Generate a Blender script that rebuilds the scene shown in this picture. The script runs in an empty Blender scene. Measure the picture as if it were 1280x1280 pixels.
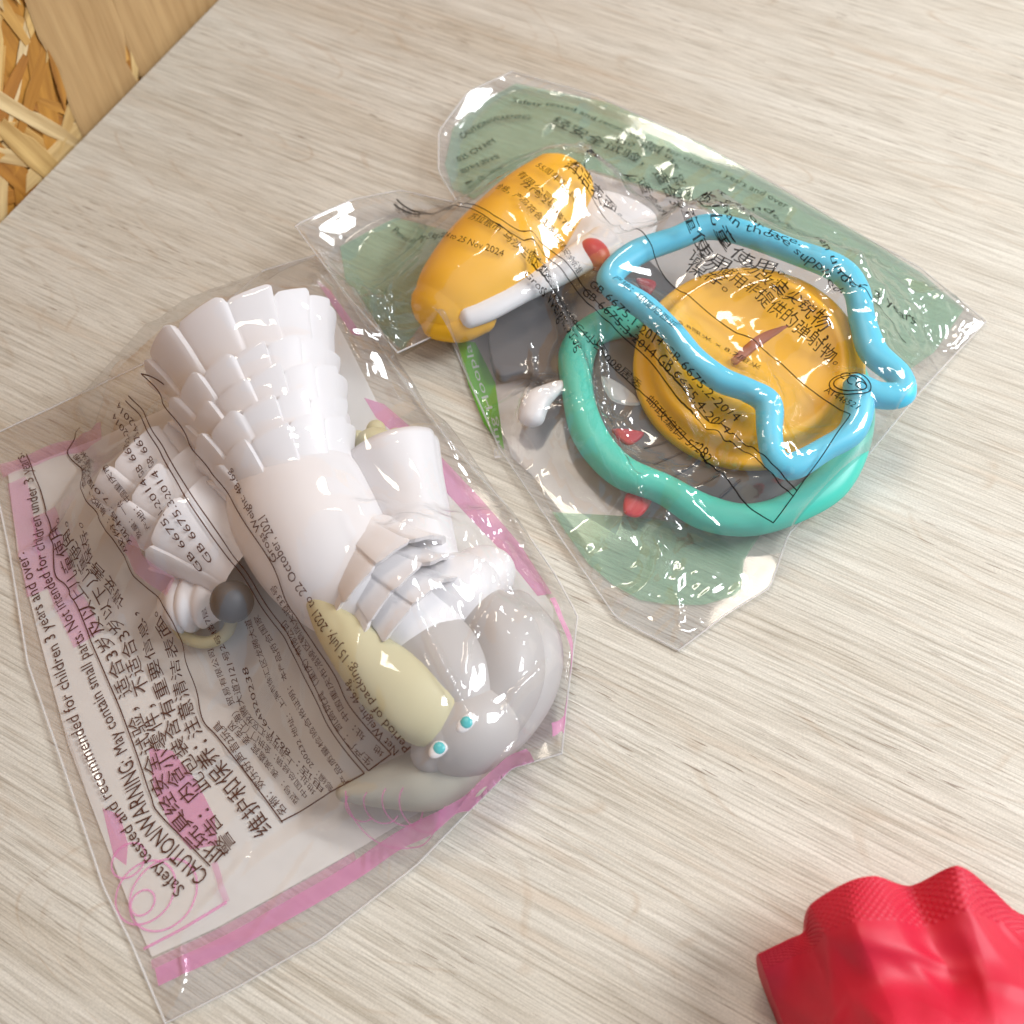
import bpy, bmesh, math, random
import numpy as np
from mathutils import Vector, Matrix
from mathutils.bvhtree import BVHTree
from mathutils.geometry import tessellate_polygon

random.seed(7); np.random.seed(7)
CM = 0.01                                    # everything below is written in centimetres
scene = bpy.context.scene
COL = scene.collection

# ------------------------------------------------------------------ camera
F_PX, DIST = 1233.0, 20.0
down = np.array([0.042, 0.449, 0.893]); down /= np.linalg.norm(down)   # straight down, seen in camera axes (right, down, forward)
wz = -down
wy = np.array([0, -1.0, 0]); wy -= wz * (wy @ wz); wy /= np.linalg.norm(wy)
wx = np.cross(wy, wz)
RW = np.array([wx, wy, wz])                  # camera axes -> world
CAM = -RW @ np.array([0, 0, 1.0]) * DIST     # cm
cam_d = bpy.data.cameras.new('camera'); cam = bpy.data.objects.new('camera', cam_d); COL.objects.link(cam)
M3 = np.column_stack([RW @ np.array(v, float) for v in ((1, 0, 0), (0, -1, 0), (0, 0, -1))])
cam.matrix_world = Matrix.Translation(Vector(CAM * CM)) @ Matrix(M3.tolist()).to_4x4()
cam_d.sensor_width = 36; cam_d.lens = 36 * F_PX / 1280
cam_d.clip_start = 0.005; cam_d.clip_end = 20
cam_d.dof.use_dof = True; cam_d.dof.focus_distance = 0.188; cam_d.dof.aperture_fstop = 18.0
scene.camera = cam

def ray(px, py):
    d = RW @ np.array([px - 640, py - 640, F_PX]); return d / np.linalg.norm(d)
def at(px, py, z=0.0):                       # the point at height z (cm) that the photograph shows there
    d = ray(px, py); t = (z - CAM[2]) / d[2]; return CAM + d * t

# ------------------------------------------------------------------ light
w = bpy.data.worlds.new('World'); scene.world = w; w.use_nodes = True
w.node_tree.nodes['Background'].inputs[0].default_value = (0.80, 0.87, 1.0, 1)
w.node_tree.nodes['Background'].inputs[1].default_value = 0.46
def area(name, loc, target, sx, sy, power, color):
    l = bpy.data.lights.new(name, 'AREA'); l.shape = 'RECTANGLE'; l.size = sx; l.size_y = sy
    l.energy = power; l.color = color
    o = bpy.data.objects.new(name, l); COL.objects.link(o); o.location = loc
    o.rotation_euler = (Vector(target) - Vector(loc)).to_track_quat('-Z', 'Y').to_euler()
    return o
area('window_light', (1.25, 0.30, 1.0), (0, 0, 0), 0.60, 0.60, 24, (0.93, 0.965, 1.0))
area('ceiling_lamp', (-0.15, 0.95, 1.25), (0, 0, 0), 0.55, 0.75, 15, (1.0, 0.91, 0.77))
area('added_glint_light', (-0.55, 1.05, 0.95), (0, 0, 0), 0.7, 0.6, 9, (0.86, 0.93, 1.0))  # added cool area light, no real source: more glints on the crinkled film
vs = scene.view_settings
vs.view_transform = 'Standard'; vs.look = 'None'; vs.exposure = 0.25; vs.gamma = 1.0; vs.use_curve_mapping = False
scene.cycles.use_denoising = True; scene.cycles.use_adaptive_sampling = True; scene.cycles.adaptive_threshold = 0.03
scene.cycles.max_bounces = 6; scene.cycles.transparent_max_bounces = 24
scene.cycles.caustics_reflective = False; scene.cycles.caustics_refractive = False
scene.cycles.sample_clamp_indirect = 6

# ------------------------------------------------------------------ materials
def mat(name):
    m = bpy.data.materials.new(name); m.use_nodes = True
    nt = m.node_tree; return m, nt, nt.nodes, nt.links, nt.nodes['Principled BSDF']
def plastic(name, col, rough=0.35, sss=0.0, bump=0.0, var=0.06):
    m, nt, N, L, p = mat(name)
    tc = N.new('ShaderNodeTexCoord')
    no = N.new('ShaderNodeTexNoise'); no.inputs['Scale'].default_value = 90; no.inputs['Detail'].default_value = 5
    L.new(tc.outputs['Object'], no.inputs['Vector'])
    mx = N.new('ShaderNodeMix'); mx.data_type = 'RGBA'
    mx.inputs['A'].default_value = (*[c * (1 - var) for c in col], 1); mx.inputs['B'].default_value = (*[min(1, c * (1 + var)) for c in col], 1)
    L.new(no.outputs['Fac'], mx.inputs['Factor']); L.new(mx.outputs['Result'], p.inputs['Base Color'])
    p.inputs['Roughness'].default_value = rough
    b = N.new('ShaderNodeBump'); b.inputs['Strength'].default_value = 0.08 + bump; b.inputs['Distance'].default_value = 0.0006
    L.new(no.outputs['Fac'], b.inputs['Height']); L.new(b.outputs['Normal'], p.inputs['Normal'])
    return m

def film_material(name, tint, haze, rough, gloss=0.075):
    m, nt, N, L, p = mat(name); N.remove(p); out = N['Material Output']
    tr = N.new('ShaderNodeBsdfTransparent'); tr.inputs[0].default_value = (*tint, 1)
    gl = N.new('ShaderNodeBsdfGlossy'); gl.inputs['Roughness'].default_value = rough
    df = N.new('ShaderNodeBsdfDiffuse'); df.inputs[0].default_value = (0.86, 0.82, 0.80, 1)
    m1 = N.new('ShaderNodeMixShader'); m1.inputs[0].default_value = haze
    L.new(tr.outputs[0], m1.inputs[1]); L.new(df.outputs[0], m1.inputs[2])
    # thin sheet: the same reflectance from either side (Schlick, both faces of the film)
    ge = N.new('ShaderNodeNewGeometry'); dt = N.new('ShaderNodeVectorMath'); dt.operation = 'DOT_PRODUCT'
    L.new(ge.outputs['Incoming'], dt.inputs[0]); L.new(ge.outputs['Normal'], dt.inputs[1])
    def op(kind, a, b=None):
        x = N.new('ShaderNodeMath'); x.operation = kind; x.use_clamp = kind == 'MULTIPLY_ADD'
        for k, q in enumerate((a, b) if b is not None else (a,)):
            if isinstance(q, (int, float)): x.inputs[k].default_value = q
            else: L.new(q, x.inputs[k])
        return x
    c1 = op('SUBTRACT', 1.0, op('ABSOLUTE', dt.outputs['Value']).outputs[0])
    fr = op('MULTIPLY_ADD', op('POWER', c1.outputs[0], 4.5).outputs[0], 0.80); fr.inputs[2].default_value = gloss
    m2 = N.new('ShaderNodeMixShader'); L.new(fr.outputs[0], m2.inputs[0]); L.new(m1.outputs[0], m2.inputs[1]); L.new(gl.outputs[0], m2.inputs[2])
    L.new(m2.outputs[0], out.inputs['Surface'])
    return m
def ink(name, col, alpha):
    m, nt, N, L, p = mat(name)
    p.inputs['Base Color'].default_value = (*col, 1); p.inputs['Roughness'].default_value = 0.7; p.inputs['Specular IOR Level'].default_value = 0.15
    out = N['Material Output']
    tr = N.new('ShaderNodeBsdfTransparent'); tr.inputs[0].default_value = (*[0.72 + 0.28 * c for c in col], 1)
    tc = N.new('ShaderNodeTexCoord'); no = N.new('ShaderNodeTexNoise'); no.inputs['Scale'].default_value = 160
    L.new(tc.outputs['Object'], no.inputs['Vector'])
    rp = N.new('ShaderNodeMapRange'); rp.inputs['To Min'].default_value = alpha - 0.07; rp.inputs['To Max'].default_value = min(1, alpha + 0.07)
    L.new(no.outputs['Fac'], rp.inputs['Value'])
    mx = N.new('ShaderNodeMixShader'); L.new(rp.outputs['Result'], mx.inputs[0]); L.new(tr.outputs[0], mx.inputs[1]); L.new(p.outputs[0], mx.inputs[2])
    L.new(mx.outputs[0], out.inputs['Surface'])
    return m

grain = np.array(RW @ np.array([-3750 - 640, -1400 - 640, F_PX])); GA = math.atan2(-grain[1], -grain[0])
def wood_material():
    m, nt, N, L, p = mat('whitewashed_wood')
    tc = N.new('ShaderNodeTexCoord')
    rot = N.new('ShaderNodeMapping'); rot.inputs['Rotation'].default_value = (0, 0, -GA)
    L.new(tc.outputs['Object'], rot.inputs['Vector'])
    wob = N.new('ShaderNodeTexNoise'); wob.inputs['Scale'].default_value = 16; wob.inputs['Detail'].default_value = 2
    sc0 = N.new('ShaderNodeMapping'); sc0.inputs['Scale'].default_value = (0.35, 1, 1)
    L.new(rot.outputs[0], sc0.inputs['Vector']); L.new(sc0.outputs[0], wob.inputs['Vector'])
    cb = N.new('ShaderNodeVectorMath'); cb.operation = 'SCALE'; cb.inputs['Scale'].default_value = 0.004
    L.new(wob.outputs['Color'], cb.inputs[0])
    va = N.new('ShaderNodeVectorMath'); va.operation = 'ADD'; L.new(rot.outputs[0], va.inputs[0]); L.new(cb.outputs[0], va.inputs[1])
    def streak(sx, sy, detail, rough=0.55, off=0.0):
        mp = N.new('ShaderNodeMapping'); mp.inputs['Scale'].default_value = (sx, sy, 1); mp.inputs['Location'].default_value = (off, off * 1.7, 0)
        L.new(va.outputs[0], mp.inputs['Vector'])
        no = N.new('ShaderNodeTexNoise'); no.inputs['Scale'].default_value = 1; no.inputs['Detail'].default_value = detail; no.inputs['Roughness'].default_value = rough
        L.new(mp.outputs[0], no.inputs['Vector']); return no
    def ramp(src, stops):
        r = N.new('ShaderNodeValToRGB'); e = r.color_ramp.elements
        while len(e) < len(stops): e.new(0.5)
        for k, (pos, c) in enumerate(stops): e[k].position = pos; e[k].color = (*c, 1)
        L.new(src, r.inputs[0]); return r
    def mix(kind, a, b, fac):
        x = N.new('ShaderNodeMix'); x.data_type = 'RGBA'; x.blend_type = kind
        if isinstance(fac, (int, float)): x.inputs['Factor'].default_value = fac
        else: L.new(fac, x.inputs['Factor'])
        L.new(a, x.inputs['A'])
        if isinstance(b, tuple): x.inputs['B'].default_value = (*b, 1)
        else: L.new(b, x.inputs['B'])
        return x.outputs['Result']
    broad = ramp(streak(5, 70, 3).outputs['Fac'], [(0.28, (0.56, 0.505, 0.415)), (0.48, (0.62, 0.58, 0.50)), (0.72, (0.665, 0.635, 0.56))])
    mid = ramp(streak(20, 1000, 4, 0.62, 3).outputs['Fac'], [(0.30, (0.62, 0.58, 0.52)), (0.5, (0.92, 0.91, 0.89)), (0.70, (1.14, 1.14, 1.14))])
    calm = ramp(streak(9, 22, 2, 0.5, 71).outputs['Fac'], [(0.36, (0.34,) * 3), (0.58, (0.78,) * 3)])
    c = mix('MULTIPLY', broad.outputs[0], mid.outputs[0], calm.outputs[0])
    sp = N.new('ShaderNodeTexNoise'); sp.inputs['Scale'].default_value = 2600; sp.inputs['Detail'].default_value = 2; L.new(tc.outputs['Object'], sp.inputs['Vector'])
    spk = ramp(sp.outputs['Fac'], [(0.3, (0.86,) * 3), (0.7, (1.08,) * 3)]); c = mix('MULTIPLY', c, spk.outputs[0], 0.8)
    ring = streak(9, 34, 1, 0.4, 90)
    fig = ramp(ring.outputs['Fac'], [(0.40, (0,) * 3), (0.404, (.5,) * 3), (0.408, (0,) * 3), (0.50, (0,) * 3), (0.503, (.55,) * 3), (0.507, (0,) * 3), (0.545, (0,) * 3), (0.548, (.45,) * 3), (0.552, (0,) * 3), (0.61, (0,) * 3), (0.614, (.4,) * 3), (0.619, (0,) * 3)])
    brk = ramp(streak(60, 300, 2, 0.5, 120).outputs['Fac'], [(0.40, (0,) * 3), (0.60, (1,) * 3)])
    fm = N.new('ShaderNodeMath'); fm.operation = 'MULTIPLY'; L.new(fig.outputs[0], fm.inputs[0]); L.new(brk.outputs[0], fm.inputs[1])
    c = mix('MIX', c, (0.40, 0.28, 0.17), fm.outputs[0])
    fine = ramp(streak(80, 2400, 2, 0.5, 9).outputs['Fac'], [(0.32, (0.58, 0.54, 0.49)), (0.52, (1, 1, 1)), (0.8, (1.1, 1.1, 1.1))])
    c = mix('MULTIPLY', c, fine.outputs[0], 0.55)
    pores = ramp(streak(150, 2000, 1, 0.4, 21).outputs['Fac'], [(0.655, (0, 0, 0)), (0.71, (1, 1, 1))])
    where = ramp(streak(22, 60, 2, 0.5, 33).outputs['Fac'], [(0.44, (0.05,) * 3), (0.62, (1, 1, 1))])
    pw = N.new('ShaderNodeMath'); pw.operation = 'MULTIPLY'; L.new(pores.outputs[0], pw.inputs[0]); L.new(where.outputs[0], pw.inputs[1])
    pk = N.new('ShaderNodeMath'); pk.operation = 'MULTIPLY'; L.new(pw.outputs[0], pk.inputs[0]); pk.inputs[1].default_value = 0.75
    c = mix('MIX', c, (0.20, 0.145, 0.10), pk.outputs[0])
    tan = ramp(streak(14, 190, 3, 0.5, 51).outputs['Fac'], [(0.60, (0, 0, 0)), (0.72, (0.35, 0.35, 0.35))])
    c = mix('MIX', c, (0.50, 0.37, 0.25), tan.outputs[0])
    L.new(c, p.inputs['Base Color'])
    p.inputs['Roughness'].default_value = 0.48
    b = N.new('ShaderNodeBump'); b.inputs['Strength'].default_value = 0.18; b.inputs['Distance'].default_value = 0.0005
    L.new(fine.outputs[0], b.inputs['Height']); L.new(b.outputs['Normal'], p.inputs['Normal'])
    return m
def strand_material(name, vari, plain=None):
    m, nt, N, L, p = mat(name)
    tc = N.new('ShaderNodeTexCoord'); oi = N.new('ShaderNodeObjectInfo')
    mp = N.new('ShaderNodeMapping'); mp.inputs['Scale'].default_value = (30, 420, 60)
    L.new(tc.outputs['Object'], mp.inputs['Vector'])
    no = N.new('ShaderNodeTexNoise'); no.noise_dimensions = '4D'; no.inputs['Scale'].default_value = 1; no.inputs['Detail'].default_value = 5
    L.new(mp.outputs[0], no.inputs['Vector'])
    ws = N.new('ShaderNodeMath'); ws.operation = 'MULTIPLY'; ws.inputs[1].default_value = 50; L.new(oi.outputs['Random'], ws.inputs[0]); L.new(ws.outputs[0], no.inputs['W'])
    r = N.new('ShaderNodeValToRGB'); e = r.color_ramp.elements
    e[0].position = 0; e[0].color = (0.38, 0.15, 0.025, 1); e[1].position = 1; e[1].color = (0.74, 0.57, 0.32, 1)
    for pos, c in ((0.25, (0.52, 0.24, 0.035)), (0.5, (0.60, 0.33, 0.085)), (0.78, (0.66, 0.44, 0.17))):
        x = e.new(pos); x.color = (*c, 1)
    if plain:
        for x in e: x.color = (*plain, 1)
    L.new(oi.outputs['Random'], r.inputs[0])
    r2 = N.new('ShaderNodeValToRGB'); r2.color_ramp.elements[0].position = 0.3; r2.color_ramp.elements[0].color = (0.58, 0.48, 0.36, 1)
    r2.color_ramp.elements[1].position = 0.62; r2.color_ramp.elements[1].color = (1.05, 1.05, 1.05, 1)
    L.new(no.outputs['Fac'], r2.inputs[0])
    mx = N.new('ShaderNodeMix'); mx.data_type = 'RGBA'; mx.blend_type = 'MULTIPLY'; mx.inputs['Factor'].default_value = vari
    L.new(r.outputs[0], mx.inputs['A']); L.new(r2.outputs[0], mx.inputs['B']); L.new(mx.outputs['Result'], p.inputs['Base Color'])
    p.inputs['Roughness'].default_value = 0.6
    b = N.new('ShaderNodeBump'); b.inputs['Strength'].default_value = 0.4; b.inputs['Distance'].default_value = 0.001
    L.new(no.outputs['Fac'], b.inputs['Height']); L.new(b.outputs['Normal'], p.inputs['Normal'])
    return m

# ------------------------------------------------------------------ mesh helpers (input in cm)
def mesh_object(name, verts, faces, material, parent=None, smooth=True):
    me = bpy.data.meshes.new(name)
    v = np.asarray(verts, float) * CM
    me.from_pydata(v.tolist(), [], [list(map(int, f)) for f in faces]); me.update()
    if smooth: me.polygons.foreach_set('use_smooth', [True] * len(me.polygons))
    o = bpy.data.objects.new(name, me); COL.objects.link(o)
    if material: me.materials.append(material)
    if parent is not None:
        o.parent = parent; o.matrix_parent_inverse = Matrix.Translation(parent.location).inverted()
    return o
def thing(name, label, cat, loc, group=None):
    o = bpy.data.objects.new(name, None); COL.objects.link(o); o.location = Vector(loc) * CM
    o.empty_display_size = 0.01
    o['label'] = label; o['category'] = cat
    if group: o['group'] = group
    return o
def tag(o, label, cat, group=None):
    o['label'] = label; o['category'] = cat
    if group: o['group'] = group
    return o
def catmull(P, n, closed=False):
    P = np.asarray(P, float); m = len(P); out = []
    for i in range(m if closed else m - 1):
        if closed: a, b, c, d = P[(i - 1) % m], P[i], P[(i + 1) % m], P[(i + 2) % m]
        else: a, b, c, d = P[max(i - 1, 0)], P[i], P[i + 1], P[min(i + 2, m - 1)]
        for t in np.linspace(0, 1, n, endpoint=False):
            out.append(0.5 * ((2 * b) + (-a + c) * t + (2 * a - 5 * b + 4 * c - d) * t ** 2 + (-a + 3 * b - 3 * c + d) * t ** 3))
    if not closed: out.append(P[-1])
    return np.array(out)
def tube(ctrl, seg=28, n=10, closed=False, wobble=None, roundcap=True):
    """ctrl rows: x, y, z, half width, half height (cm); returns verts, faces"""
    C = catmull(ctrl, n, closed); P, R = C[:, :3], np.maximum(C[:, 3:5], 0.02)
    T = np.roll(P, -1, 0) - np.roll(P, 1, 0)
    if not closed: T[0] = P[1] - P[0]; T[-1] = P[-1] - P[-2]
    T /= np.linalg.norm(T, axis=1)[:, None]
    if not closed and roundcap:                # rounded ends
        for end in (0, -1):
            p, t, r = P[end], T[end] * (-1 if end == 0 else 1), R[end]
            k = np.array([0.35, 0.65, 0.88, 0.985])
            addP = np.array([p + t * min(r) * x for x in k]); addR = np.array([r * math.sqrt(1 - x * x) for x in k])
            if end == 0:
                P = np.vstack([addP[::-1], P]); R = np.vstack([addR[::-1], R]); T = np.vstack([np.repeat(T[:1], 4, 0), T])
            else:
                P = np.vstack([P, addP]); R = np.vstack([R, addR]); T = np.vstack([T, np.repeat(T[-1:], 4, 0)])
    Z = np.array([0, 0, 1.0]); V = []
    th = np.linspace(0, 2 * math.pi, seg, endpoint=False)
    for i in range(len(P)):
        a = np.cross(Z, T[i]); a /= max(np.linalg.norm(a), 1e-6); b = np.cross(T[i], a)
        k = 1 if wobble is None else wobble(i / len(P), th)
        V.append(P[i] + np.outer(np.cos(th) * k, a) * R[i, 0] + np.outer(np.sin(th) * k, b) * R[i, 1])
    V = np.vstack(V); F = []; m = len(P)
    for i in range(m if closed else m - 1):
        for j in range(seg):
            F.append((i * seg + j, i * seg + (j + 1) % seg, ((i + 1) % m) * seg + (j + 1) % seg, ((i + 1) % m) * seg + j))
    if not closed:
        F.append(tuple(range(seg))[::-1]); F.append(tuple((m - 1) * seg + j for j in range(seg)))
    return V, F
def ctrl(rows):                               # rows: px, py, z, half width px, half height cm
    out = []
    for px, py, z, hw, hh in rows:
        p = at(px, py, z); k = np.linalg.norm(p - CAM) / F_PX
        out.append((*p, hw * k, hh))
    return out
def blob(c, r, rot=0.0, seg=28, rings=18, f=None):
    V = []; F = []
    for i in range(rings + 1):
        ph = math.pi * i / rings
        for j in range(seg):
            th = 2 * math.pi * j / seg
            v = np.array([math.sin(ph) * math.cos(th), math.sin(ph) * math.sin(th), math.cos(ph)])
            k = 1 if f is None else f(th, ph)
            v = v * np.array(r) * k
            V.append((c[0] + v[0] * math.cos(rot) - v[1] * math.sin(rot), c[1] + v[0] * math.sin(rot) + v[1] * math.cos(rot), c[2] + v[2]))
    for i in range(rings):
        for j in range(seg):
            F.append((i * seg + j, (i + 1) * seg + j, (i + 1) * seg + (j + 1) % seg, i * seg + (j + 1) % seg))
    return V, F
def join(parts):
    V = []; F = []; n = 0
    for v, f in parts:
        V.append(np.asarray(v)); F += [tuple(i + n for i in q) for q in f]; n += len(v)
    return np.vstack(V), F

# ------------------------------------------------------------------ table
E0, E1 = at(0, 275), at(270, 0)
ed = (E1 - E0) / np.linalg.norm(E1 - E0); en = np.array([ed[1], -ed[0], 0])       # en points into the table top
if en @ (at(640, 640) - E0) < 0: en = -en
a, b = E0 - ed * 40, E0 + ed * 60
def slab(quad, z0, z1):
    V = [(*q[:2], z1) for q in quad] + [(*q[:2], z0) for q in quad]
    return V, [(0, 1, 2, 3), (7, 6, 5, 4)] + [(i, i + 4, (i + 1) % 4 + 4, (i + 1) % 4) for i in range(4)]
WOOD = wood_material()
table = tag(mesh_object('table', *slab([a, b, b + en * 75, a + en * 75], -2.5, 0), WOOD, smooth=False),
            'pale whitewashed wood table top with fine straight grain', 'table')
bm = bmesh.new(); bm.from_mesh(table.data); bmesh.ops.recalc_face_normals(bm, faces=bm.faces)
bmesh.ops.bevel(bm, geom=list(bm.edges), offset=0.0008, segments=2, affect='EDGES'); bm.to_mesh(table.data); bm.free()

# ------------------------------------------------------------------ strand board wall behind the table edge
wall_o = E0 - en * 0.25
OSB = strand_material('strand_board', 1.0)
V, F = slab([wall_o - ed * 40 - en * 1.2, wall_o + ed * 60 - en * 1.2, wall_o + ed * 60, wall_o - ed * 40], -30, 40)
wall = mesh_object('wall', V, F, OSB, smooth=False); wall['kind'] = 'structure'
strand_meshes = []
for k in range(10):
    Ln, Wd = random.uniform(1.6, 4.4), random.uniform(0.16, 0.75)
    if k > 7: Ln, Wd = 6.5, 2.6
    n = 7; top = []; bot = []
    for i in range(n):
        x = (i / (n - 1) - 0.5) * Ln; tp = 1 - 0.45 * abs(2 * i / (n - 1) - 1) ** 3
        top.append((x + random.uniform(-.25, .25), Wd / 2 * tp * random.uniform(.75, 1.1), 0)); bot.append((x + random.uniform(-.25, .25), -Wd / 2 * tp * random.uniform(.75, 1.1), 0))
    V = []; h = 0.022
    for (t, bb) in zip(top, bot):
        zc = 0.008 * math.sin(t[0] * 1.3 + k)
        V += [(t[0], t[1], zc * .3), (t[0], t[1] * .93, h + zc), (bb[0], bb[1] * .93, h + zc * .6), (bb[0], bb[1], 0)]
    F = []
    for i in range(n - 1):
        o = i * 4; F += [(o, o + 4, o + 5, o + 1), (o + 1, o + 5, o + 6, o + 2), (o + 2, o + 6, o + 7, o + 3)]
    F += [(0, 1, 2, 3), ((n - 1) * 4 + 3, (n - 1) * 4 + 2, (n - 1) * 4 + 1, (n - 1) * 4)]
    me = bpy.data.meshes.new('strand'); me.from_pydata((np.array(V) * CM).tolist(), [], F); me.update(); me.materials.append(OSB)
    strand_meshes.append(me)
ex, ey, ez = Vector(ed), Vector((0, 0, 1)), Vector(en)
base3 = Matrix((ex, ey, ez)).transposed()
def strand(me, s, h, ang, depth):
    o = bpy.data.objects.new('strand', me); COL.objects.link(o)
    o.matrix_world = Matrix.Translation((Vector(wall_o) + ex * s + ey * h + ez * depth) * CM) @ (base3 @ Matrix.Rotation(ang, 3, 'Z')).to_4x4()
    o.parent = wall
random.seed(21)
for i in range(280):
    strand(strand_meshes[i % 8], random.uniform(-4.5, 10.5), random.uniform(-0.5, 8), random.gauss(1.35, 0.75), 0.004 + 0.00022 * i)
PLAIN = strand_material('plain_strand', 0.55, (0.50, 0.315, 0.14))
for me in strand_meshes[8:]: me.materials[0] = PLAIN
for s, h, ang in ((4.6, 1.6, 1.50), (6.9, 2.0, 1.58), (9.0, 2.2, 1.5)):
    strand(strand_meshes[8], s, h, ang, 0.07)

# ------------------------------------------------------------------ toys: materials
WHITE = plastic('white_vinyl', (0.77, 0.745, 0.745), 0.42, 0.15, 0.1, 0.02)
CREAM = plastic('cream_vinyl', (0.55, 0.50, 0.30), 0.6, 0.1, 0.1)
PALEGREY = plastic('pale_grey_vinyl', (0.47, 0.44, 0.42), 0.5, 0.1, 0.1)
GREENGREY = plastic('olive_grey_vinyl', (0.46, 0.44, 0.36), 0.4, 0.1, 0.1)
CHAR = plastic('charcoal_vinyl', (0.05, 0.047, 0.05), 0.5, 0, 0.5)
TEALPAINT = plastic('teal_paint', (0.05, 0.50, 0.52), 0.3)
DARKPAINT = plastic('dark_paint', (0.05, 0.05, 0.06), 0.35)
ORANGE = plastic('orange_plastic', (1.0, 0.50, 0.0), 0.45, 0.12, 0.0, 0.04)
BLUE = plastic('sky_blue_plastic', (0.09, 0.60, 0.83), 0.42, 0.12, 0.0, 0.05)
TEAL = plastic('teal_green_plastic', (0.07, 0.60, 0.46), 0.42, 0.12, 0.0, 0.05)
GREY = plastic('grey_plastic', (0.14, 0.128, 0.124), 0.5, 0, 0.1)
RED = plastic('red_paint', (0.60, 0.04, 0.05), 0.4)
SLOT = plastic('dark_orange_slot', (0.40, 0.10, 0.02), 0.5)
WPAINT = plastic('white_paint', (0.82, 0.80, 0.80), 0.4)

toys_a, toys_b = [], []
# ------------------------------------------------------------------ white vinyl figure in the pink bag
fig = thing('toy_figure', 'white vinyl toy animal figure with ruffled tiers and cream ears in the pink-edged bag', 'toy', at(400, 700, 0))
def part(name, vf, m, root, bag, sub=None):
    o = mesh_object(name, vf[0], vf[1], m, root); bag.append(o); return o
def tier(c0, c1, hw0, hw1, z, hh, tufts, ph, depth=0.22):
    """a flared ruffle: shell from c0 to its scalloped rim at c1"""
    p0, p1 = at(*c0, z), at(*c1, z); k = np.linalg.norm(p0 - CAM) / F_PX
    d = p1 - p0; Ld = np.linalg.norm(d); d /= Ld
    a = np.cross((0, 0, 1), d); b = np.array([0, 0, 1.0]); S = 220; V = []; F = []
    prof = [(-0.25, .90), (0.0, .93), (.35, .965), (.7, 1.015), (.95, 1.075), (1.0, 1.08), (1.0, 1.0), (.75, .90), (.5, .86)]
    rg = random.Random(int(ph * 97) + tufts); jit = [rg.uniform(-1, 1) for _ in range(tufts + 1)]; jit[tufts] = jit[0]
    for s, q in prof:
        for j in range(S):
            th = 2 * math.pi * j / S
            u = (tufts * th / (2 * math.pi) + ph + 0.16 * math.sin(2 * th + ph)) % tufts; t = u % 1.0; cusp = min(1.0, (1 - abs(2 * t - 1)) * 4.0)
            tilt = (t - .5) * .07; jj = jit[int(u) % tufts]
            fl = 0.95 + (0.035 * cusp ** .6 + tilt + .02 * jj) * min(max(s, 0) * 2.5 + .12, 1)
            ax = s * Ld + (depth * (.35 * cusp + .35 * jj - .3 + .5 * (t - .5)) if s > 0.3 else 0)
            w = (hw0 + (hw1 - hw0) * min(max(s, 0), 1)) * k
            V.append(p0 + d * ax + a * math.cos(th) * w * q * fl + b * math.sin(th) * hh * (w / (hw0 * k)) * q * fl)
    m = len(prof)
    for i in range(m - 1):
        for j in range(S): F.append((i * S + j, i * S + (j + 1) % S, (i + 1) * S + (j + 1) % S, (i + 1) * S + j))
    F.append(tuple((m - 1) * S + j for j in range(S)))
    return V, F
for c0, c1, h0, h1, z, hh, nt_, ph in (((378, 632), (355, 577), 78, 89, 1.28, 1.05, 13, .3), ((366, 606), (343, 551), 82, 94, 1.32, 1.1, 14, 1.1),
                                       ((360, 574), (336, 518), 86, 97, 1.36, 1.14, 13, 2.0), ((344, 548), (320, 490), 90, 103, 1.4, 1.16, 14, 2.7), ((332, 506), (302, 432), 98, 115, 1.42, 1.18, 13, .8),
                                       ((270, 660), (190, 575), 66, 84, .72, .6, 9, .4), ((285, 680), (215, 615), 62, 78, .8, .66, 9, 1.7), ((300, 700), (240, 655), 58, 68, .86, .7, 8, 1.0)):
    part('ruffle', tier(c0, c1, h0, h1, z, hh, nt_, ph), WHITE, fig, toys_a).data.set_sharp_from_angle(angle=.7)
part('body', tube(ctrl([(352, 580, 1.28, 66, .88), (366, 612, 1.3, 83, 1.02), (384, 652, 1.28, 87, 1.08), (410, 695, 1.25, 84, 1.06), (444, 733, 1.18, 74, .95), (480, 762, 1.12, 62, .85), (528, 800, 1.0, 58, .8)]), 40, 8), WHITE, fig, toys_a)
for c0, c1, h0, h1, z, hh, nt_, ph in (((488, 738), (452, 700), 74, 86, 1.18, 1.0, 11, .2), ((508, 765), (470, 733), 74, 84, 1.12, .96, 11, 1.3), ((522, 788), (486, 755), 70, 80, 1.05, .9, 10, .7)):
    part('ruffle', tier(c1, c0, h0, h1, z, hh, nt_, ph, .14), WHITE, fig, toys_a).data.set_sharp_from_angle(angle=.7)
part('skirt', join([blob(at(565, 745, .8), (.95, .8, .78), .4, 40, 24), blob(at(600, 720, .5), (.7, .6, .5), .4)]), WHITE, fig, toys_a)
part('sleeve', tier((535, 700), (488, 570), 44, 64, .8, .62, 3, .7, .06), WHITE, fig, toys_a)
part('paw', join([blob(at(468, 556, .75), (.42, .34, .4), .3), blob(at(448, 550, .8), (.2, .2, .2)), blob(at(470, 537, .8), (.2, .2, .2)), blob(at(495, 547, .75), (.2, .2, .2))]), CREAM, fig, toys_a)
part('head', join([blob(at(585, 912, .95), (.92, .80, .78), .5, 36, 24), tube(ctrl([(585, 905, 1.0, 44, .7), (560, 925, 1.05, 36, .6), (540, 940, 1.0, 26, .42)]), 30, 8)]), PALEGREY, fig, toys_a)
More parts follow.
